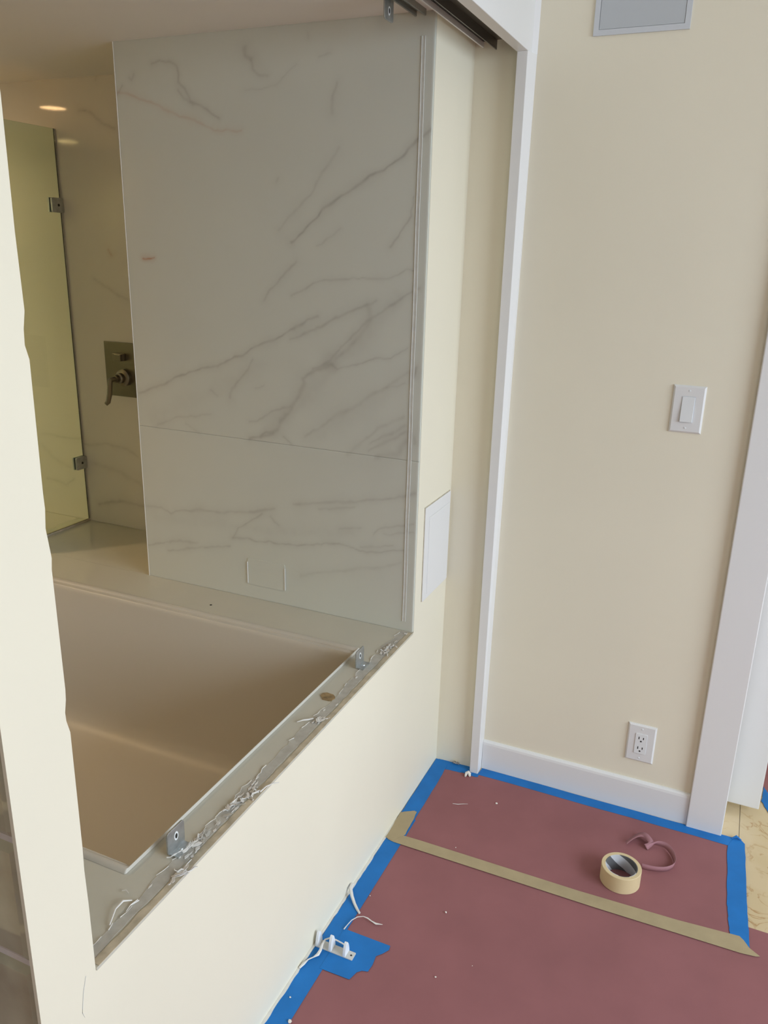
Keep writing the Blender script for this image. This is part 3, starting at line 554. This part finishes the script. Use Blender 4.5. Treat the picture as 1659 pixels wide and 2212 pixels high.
# flush tile hatch in the tub end wall
hx = struct(MB().prism(rrect(-.547, -.416, .627, .712, .002, 1), YB-.0016, YB+.001, 'y').build('tub_hatch', 'tile')); del hx['kind']
tag(hx, 'small flush marble hatch low on the tub end wall with pale caulked sides', 'hatch')
for x in (-.5475, -.4155):
    MB().prism(rrect(x-.0015, x+.0015, .630, .700, .0012, 2), YB-.0030, YB-.0016, 'y').build('caulk_line', 'white', hx)

# ------------------------------------------------------------------ wall plates
def plate(x0, z1, w, h, parent, name='plate'):
    y = YW; mb = MB(); e = .0045; d = .0065
    o = [(x0, z1-h), (x0+w, z1-h), (x0+w, z1), (x0, z1)]; i = [(x0+e, z1-h+e), (x0+w-e, z1-h+e), (x0+w-e, z1-e), (x0+e, z1-e)]
    vs = [(a, y, b_) for a, b_ in o]+[(a, y-.0022, b_) for a, b_ in o]+[(a, y-d, b_) for a, b_ in i]
    fs = [(0, 1, 2, 3), (8, 9, 10, 11)]
    for k in range(4):
        j = (k+1) % 4; fs += [(k, j, 4+j, 4+k), (4+k, 4+j, 8+j, 8+k)]
    return mb.add(vs, fs).build(name, 'plastic', parent)
def pscrew(x, z, parent):
    s_ = MB().lathe([(0, -.0008), (.0022, -.0008), (.0030, .0)], (x, YW-.0065, z), 'y', 12).build('screw', 'plastic2', parent)
    box(x-.0018, x+.0018, YW-.0076, YW-.0073, z-.0003, z+.0003).build('screw_slot', 'grey_paint', s_)
X0, Z1, PW, PH = .5923, 1.300, .0807, .124
sw = empty('light_switch', (X0+PW/2, YW, Z1-PH/2), 'white rocker light switch on the cream wall', 'switch')
plate(X0, Z1, PW, PH, sw); cx = X0+PW/2; cz = Z1-PH/2
MB().prism(rrect(cx-.0172, cx+.0172, cz-.0345, cz+.0345, .002, 2), YW-.0069, YW-.0064, 'y').build('rocker_frame', 'dark' if False else 'grey_paint', sw)
MB().add([(cx-.0158, YW-.0068, cz-.033), (cx+.0158, YW-.0068, cz-.033), (cx+.0158, YW-.0068, cz+.033), (cx-.0158, YW-.0068, cz+.033),
          (cx-.0153, YW-.0118, cz-.0325), (cx+.0153, YW-.0118, cz-.0325), (cx+.0153, YW-.0078, cz+.0325), (cx-.0153, YW-.0078, cz+.0325)],
         [(0,1,2,3),(4,5,6,7),(0,1,5,4),(1,2,6,5),(2,3,7,6),(3,0,4,7)]).build('rocker', 'plastic2', sw, bevel=.0008)
pscrew(cx, cz+.0485, sw); pscrew(cx, cz-.0485, sw)
Z1 = .2935
ou = empty('power_outlet', (X0+PW/2, YW, Z1-PH/2), 'white double power outlet low on the cream wall above the baseboard', 'outlet')
plate(X0, Z1, PW, PH, ou); cz = Z1-PH/2
MB().prism(rrect(cx-.0168, cx+.0168, cz-.0335, cz+.0335, .002, 2), YW-.0085, YW-.0064, 'y').build('receptacle', 'plastic2', ou, bevel=.0005)
for dz in (.0165, -.0165):
    for dx, hh in ((-.0064, .0042), (.0064, .0035)):
        box(cx+dx-.0013, cx+dx+.0013, YW-.0088, YW-.0084, cz+dz+.003-hh, cz+dz+.003+hh).build('slot', 'dark', ou)
    MB().prism([(cx+.0026*math.cos(math.radians(a)), cz+dz-.0075+.0026*math.sin(math.radians(a))) for a in range(0, 360, 30)], YW-.0088, YW-.0084, 'y').build('ground_hole', 'dark', ou)
pscrew(cx, cz+.0485, ou); pscrew(cx, cz-.0485, ou)
# ------------------------------------------------------------------ access panels
rg = empty('wall_hatch', (.41, YW, 2.12), 'grey framed access hatch high on the cream wall', 'hatch')
hx0, hx1, hz0, hz1 = .2996, .5223, 2.121, 2.42; fw = .0125
fr = MB()
for a in ((hx0, hx1, hz0, hz0+fw), (hx0, hx1, hz1-fw, hz1), (hx0, hx0+fw, hz0+fw, hz1-fw), (hx1-fw, hx1, hz0+fw, hz1-fw)): fr.box(a[0], a[1], YW-.005, YW, a[2], a[3])
fr.build('frame', 'grey_paint', rg)
box(hx0+fw+.0008, hx1-fw-.0008, YW-.004, YW, hz0+fw+.0008, hz1-fw-.0008).build('door', mat('grey_hatch_door', (.50, .525, .54), .45), rg, bevel=.0004)
ap = empty('access_panel', (0, -.125, .79), 'white access panel on the cream wall beside the pocket corner', 'hatch')
ay0, ay1, az0, az1 = -.2265, -.0215, .653, .9355
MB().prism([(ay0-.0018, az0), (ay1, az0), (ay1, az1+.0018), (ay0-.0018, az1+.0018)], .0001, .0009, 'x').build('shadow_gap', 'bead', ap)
MB().prism(rrect(ay0, ay1, az0, az1, .003, 2), .0009, .0040, 'x').build('frame', 'white', ap, bevel=.0008)
MB().prism(rrect(ay0+.030, ay1-.006, az0+.014, az1-.034, .002, 2), .0040, .0052, 'x').build('door', 'white', ap, bevel=.0005)

# ------------------------------------------------------------------ floor papers and tapes
rd = random.Random(11)
def wob(poly, n=8, amp=.0012):
    out = []
    for (a, b_) in zip(poly, poly[1:]+poly[:1]):
        for k in range(n): t = k/n; out.append((a[0]+(b_[0]-a[0])*t+rd.uniform(-amp, amp), a[1]+(b_[1]-a[1])*t+rd.uniform(-amp, amp)))
    return out
def flat(poly, z0, z1, name, m, label, cat, w=True, group=None): return tag(MB().prism(wob(poly) if w else poly, z0, z1).build(name, m), label, cat, group)
flat([(.012, -1.78), (-2.8, -1.78), (-2.8, -4.2), (2.9, -4.2), (2.9, -.352), (.97, -.349), (.012, -.40)], .0002, .0008, 'floor_paper', 'red', 'large sheet of red rosin paper covering the near floor below the masking tape', 'paper')
flat([(.03, -.430), (.955, -.435), (.945, -.020), (.80, -.015), (.15, -.04), (.03, -.05)], .0009, .0015, 'floor_paper', 'red', 'smaller piece of red rosin paper in the corner under the tape roll', 'paper')
flat([(1.005, .24), (1.6, .10), (1.9, .6), (1.9, 2.4), (1.0, 2.4), (.99, .5)], .0002, .0008, 'floor_paper', 'red', 'sliver of red rosin paper past the white sliding door', 'paper')
Z = .0017
G2 = 'blue painter tape strips on the floor'
flat([(.006, -3.5), (.0545, -3.5), (.0545, -.34), (.006, -.34)], Z, Z+.0004, 'painter_tape', 'blue', 'long blue tape strip along the foot of the white tub wall', 'tape', group=G2)
flat([(.002, -.345), (.052, -.352), (.0505, -.17), (.0465, -.018), (.0015, -.024)], Z+.0005, Z+.0009, 'painter_tape', 'blue', 'short blue tape strip beyond the masking tape, along the tub wall into the corner', 'tape', group=G2)
flat([(.0475, -.0665), (.124, -.0575), (.124, -.020), (.10, -.014), (.04, -.018)], Z, Z+.0004, 'painter_tape', 'blue', 'small blue tape strip behind the foot of the white post', 'tape', group=G2)
flat([(.1235, -.065), (.1570, -.060), (.1585, -.046), (.908, -.048), (.93, -.03), (.93, -.0075), (.157, -.0075), (.152, -.0425), (.1235, -.046)], Z+.0002, Z+.0006, 'painter_tape', 'blue', 'long blue tape strip along the white baseboard', 'tape', group=G2)
flat([(.908, -.052), (.925, -.006), (.937, .002), (.954, -.022), (.962, -.26), (.973, -.428), (.93, -.43), (.922, -.365), (.915, -.28)], Z+.0008, Z+.0012, 'painter_tape', 'blue', 'blue tape strip between red paper and bare marble by the door casing', 'tape', group=G2)
tag(MB().tube([(.918, -.014, Z+.003), (.930, -.006, Z+.008), (.944, -.012, Z+.004)], [.002, .005, .002], 6, .5).build('painter_tape', 'blue'), 'crumpled blue tape tuft at the corner below the door casing', 'tape', G2)
flat([(.998, .215), (1.035, .12), (1.09, .10), (1.09, .19), (1.02, .26), (1.005, .30)], Z, Z+.0004, 'painter_tape', 'blue', 'blue tape edge beyond the sliding door on the marble floor', 'tape', group=G2)
flat([(.046, -.7945), (.171, -.794), (.173, -.806), (.163, -.823), (.152, -.836), (.155, -.862), (.153, -.884), (.139, -.888), (.130, -.897), (.126, -.912), (.123, -.922), (.046, -.924)], Z+.0005, Z+.0009, 'painter_tape', 'blue', 'ragged blue tape patch around the white floor guide', 'tape', w=False, group=G2)
flat([(.008, -.421), (.10, -.4175), (.553, -.4145), (.80, -.405), (.948, -.392), (.958, -.402), (.971, -.421), (.995, -.4375), (.985, -.4425), (.952, -.447), (.60, -.4545), (.033, -.4565), (.012, -.452)], Z+.0014, Z+.0018, 'masking_tape', 'mask', 'long tan masking tape strip crossing the red paper', 'tape', w=False)
flat([(.005, -.449), (.030, -.452), (.0525, -.415), (.0455, -.307), (.036, -.305), (.026, -.311), (.001, -.330)], Z+.0020, Z+.0024, 'masking_tape', 'mask', 'short tan masking tape piece along the tub wall at the strip end', 'tape')
# painted caulk line along the foot of the tub wall
ys = np.linspace(-3.4, -.36, 200)
struct(MB().prism([(.0004, y) for y in ys]+[(.0065+rd.uniform(-.0015, .0012), y) for y in ys[::-1]], .0004, .0034).build('trim_9', 'caulk'))

# ------------------------------------------------------------------ tape roll
rx, ry = .6455, -.3255
roll = empty('tape_roll', (rx, ry, Z), 'cream roll of masking tape standing flat on the red paper', 'tape')
MB().lathe([(.0425, .0), (.0515, .0), (.0525, .001), (.0525, .047), (.0515, .048), (.0425, .048)], (rx, ry, Z+.0002), seg=64, closed=True).build('tape_body', 'rolltape', roll, smooth=True)
MB().lathe([(.0405, .0), (.0424, .0), (.0424, .0478), (.0405, .0478)], (rx, ry, Z+.0002), seg=64, closed=True).build('core', 'core', roll, smooth=True)
# curled paper offcut
path = [((.640, -.172), .005, (.2, -.9, .3), .024), ((.655, -.150), .011, (.3, -.8, .5), .026), ((.674, -.132), .016, (.4, -.8, .3), .026), ((.692, -.136), .018, (.1, -.9, -.2), .024), ((.706, -.153), .014, (-.6, -.5, .2), .020),
        ((.694, -.170), .008, (-.7, .1, .8), .018), ((.706, -.158), .009, (.2, .5, .9), .015), ((.722, -.140), .011, (.6, .3, .7), .016), ((.745, -.140), .010, (.5, .35, .85), .016), ((.764, -.160), .009, (.5, .1, 1), .017), ((.775, -.190), .0085, (.3, 0, 1), .017),
        ((.774, -.214), .0085, (.1, 0, 1), .017), ((.758, -.236), .0085, (0, 0, 1), .017), ((.733, -.249), .0085, (0, 0, 1), .017), ((.706, -.254), .0085, (0, .1, 1), .017), ((.690, -.254), .0085, (0, .1, 1), .017)]
def cr(p0, p1, p2, p3, t): return .5*((2*p1)+(-p0+p2)*t+(2*p0-5*p1+4*p2-p3)*t*t+(-p0+3*p1-3*p2+p3)*t*t*t)
C_ = [Vector((p[0][0], p[0][1], p[1]+Z)) for p in path]; U_ = [Vector(p[2]).normalized()*p[3]*.5 for p in path]
vs = []
for i in range(len(path)-1):
    g4 = lambda A: (A[max(i-1, 0)], A[i], A[i+1], A[min(i+2, len(A)-1)])
    for k in range(5):
        c = cr(*g4(C_), k/5); u = cr(*g4(U_), k/5)
        a, b_ = c-u, c+u; a.z = max(a.z, Z+.0006); b_.z = max(b_.z, Z+.0006); vs += [a, b_]
fs = [(2*i, 2*i+1, 2*i+3, 2*i+2) for i in range(len(vs)//2-1)]
cu = MB().add(vs, fs).build('paper_curl', 'red2', smooth=True); md = cu.modifiers.new('thick', 'SOLIDIFY'); md.thickness = .0007
tag(cu, 'curled torn strip of red paper behind the tape roll', 'paper')

# ------------------------------------------------------------------ floor guide
fg = empty('floor_guide', (.05, -.861, Z), 'white plastic sliding door floor guide with three upright fins', 'door guide')
z0 = Z+.0005
MB().prism(rrect(.004, .106, -.8735, -.8505, .0015, 2), z0, z0+.003, 'z').build('base', 'guide', fg, bevel=.0006)
for x, hgt in ((.011, .036), (.0465, .038), (.0845, .034)):
    prof = []
    for k in range(15):
        t = k/14; prof.append((-.862+.0125*math.cos(math.pi*t)*(1-.25*math.sin(math.pi*t)), z0+.003+hgt*math.sin(math.pi*t)**.85))
    MB().prism(prof, x-.0038, x+.0038, 'x').build('fin', 'nylon', fg, bevel=.0012)
MB().lathe([(0, .0008), (.002, .0008), (.0026, 0)], (.0985, -.862, z0+.003), seg=10).build('screw', 'dark', fg)
# ------------------------------------------------------------------ caulk strips and crumbs on the floor
G3 = 'peeled caulk strips on the floor'
zf = Z+.003
strand([(.008,-.660,.014),(.007,-.674,.022),(.009,-.686,.020),(.020,-.699,.012),(.034,-.713,.006),(.048,-.726,zf),(.060,-.736,zf)], [.0015,.0045,.0052,.0042,.0038,.0036,.0030], 'caulk_strip', 'thick straight caulk strip leaning from the tub wall onto the blue tape', group=G3)
strand([(.047,-.799,zf),(.049,-.786,zf+.001),(.053,-.768,zf+.003),(.062,-.753,zf+.004),(.075,-.745,zf+.004),(.087,-.7445,zf+.003),(.099,-.747,zf+.001),(.112,-.749,zf),(.128,-.744,zf)], [.0018,.0011,.0012,.0012,.0011,.0018,.0016,.0026,.0006], 'caulk_strip', 'thin arching caulk strip on red paper beside the blue patch', group=G3)
strand([(.004,-.946,zf),(.008,-.932,zf+.001),(.011,-.916,zf),(.019,-.905,zf),(.026,-.895,zf+.002),(.027,-.884,.010),(.026,-.872,.017),(.028,-.862,.022),(.036,-.853,.022),(.050,-.848,.018),(.066,-.846,.013),(.080,-.846,.009)], [.003,.0036,.0018,.0016,.0045,.0036,.0026,.0024,.0022,.0022,.002,.0018], 'caulk_strip', 'long limp caulk strip draped over the floor guide', group=G3)
strand([(.1290,-.221,Z+.001),(.145,-.217,Z+.001),(.158,-.209,Z+.001),(.172,-.2025,Z+.001)], [.0007,.0010,.0008,.0004], 'caulk_strip', 'hair thin white caulk thread lying on red paper in the far corner', group=G3)
def crumb(x, y, r, seed, label, h=.7):
    bm = bmesh.new(); bmesh.ops.create_icosphere(bm, subdivisions=1, radius=r); q = random.Random(seed)
    for v in bm.verts: v.co *= q.uniform(.55, 1.2)
    for v in bm.verts: v.co.z *= h
    lo_ = min(v.co.z for v in bm.verts); me = bpy.data.meshes.new('crumb'); 
    for v in bm.verts: v.co += Vector((x, y, Z-lo_))
    bm.to_mesh(me); bm.free(); me.materials.append(M['chalk']); o = bpy.data.objects.new('crumb', me); COL.objects.link(o)
    return tag(o, label, 'debris', 'white crumbs on the red floor paper')
bm_ = MB().tube([(.118,-.066,Z+.006),(.126,-.0625,Z+.010),(.134,-.064,Z+.006)], [.004,.006,.004], 6).tube([(.120,-.068,Z+.005),(.122,-.078,Z+.004)], [.004,.003], 6).tube([(.131,-.066,Z+.006),(.135,-.072,Z+.004)], [.005,.003], 6)
tag(bm_.build('plaster_chip', 'chalk'), 'jagged cream plaster chip at the foot of the white post', 'debris')
crumb(.2505, -.161, .0040, 1, 'oblong white crumb on the far red paper, right of the caulk thread')
crumb(.2575, -.6375, .0030, 2, 'white crumb on red paper right of the arching caulk strip')
crumb(.302, -.830, .0026, 3, 'white crumb on red paper nearest the bottom, right of the blue patch')
crumb(.0245, -1.0215, .0028, 4, 'white crumb on the long blue tape near the bottom of the photo')
crumb(.0545, -1.075, .0045, 5, 'ragged white crumb at the lowest edge of the blue tape')
crumb(.2015, -.400, .0016, 6, 'tiny white speck just beyond the masking tape strip')
crumb(.370, -.763, .0014, 7, 'tiny white speck on the open near red paper')
crumb(.058, -.669, .0018, 8, 'tiny white flake beside the thick caulk strip on blue tape')
# broken plaster spot at the pocket corner
b_ = MB(); q = random.Random(3)
for k in range(7):
    x = .055+.028*q.random(); h = .004+.010*q.random(); b_.tube([(x, -.021, .004), (x+q.uniform(-.004, .004), -.026-.004*q.random(), .004+h)], [.004, .0015], 5)
tag(b_.build('plaster_crumbs', mat('dirty_plaster', (.42, .38, .32), .8, noise=.3, nscale=90)), 'broken dirty plaster at the foot of the pocket wall', 'debris')
# dark speck on the deck and thin crack thread on the wall
tag(MB().lathe([(0, .0015), (.003, .001), (.004, 0)], (-.615, -.39, ZD+.0002), seg=8).build('speck', 'dark'), 'dark speck on the stone ledge in front of the marble wall', 'debris')
strand([(.0006,-1.558,.585),(.0006,-1.566,.560),(.0006,-1.5705,.535),(.0006,-1.5715,.528),(.0006,-1.568,.516)], [.0003,.0004,.0004,.0003,.0002], 'wall_crack', 'hairline grey crack in the paint below the post', 'grey_paint', 'crack')
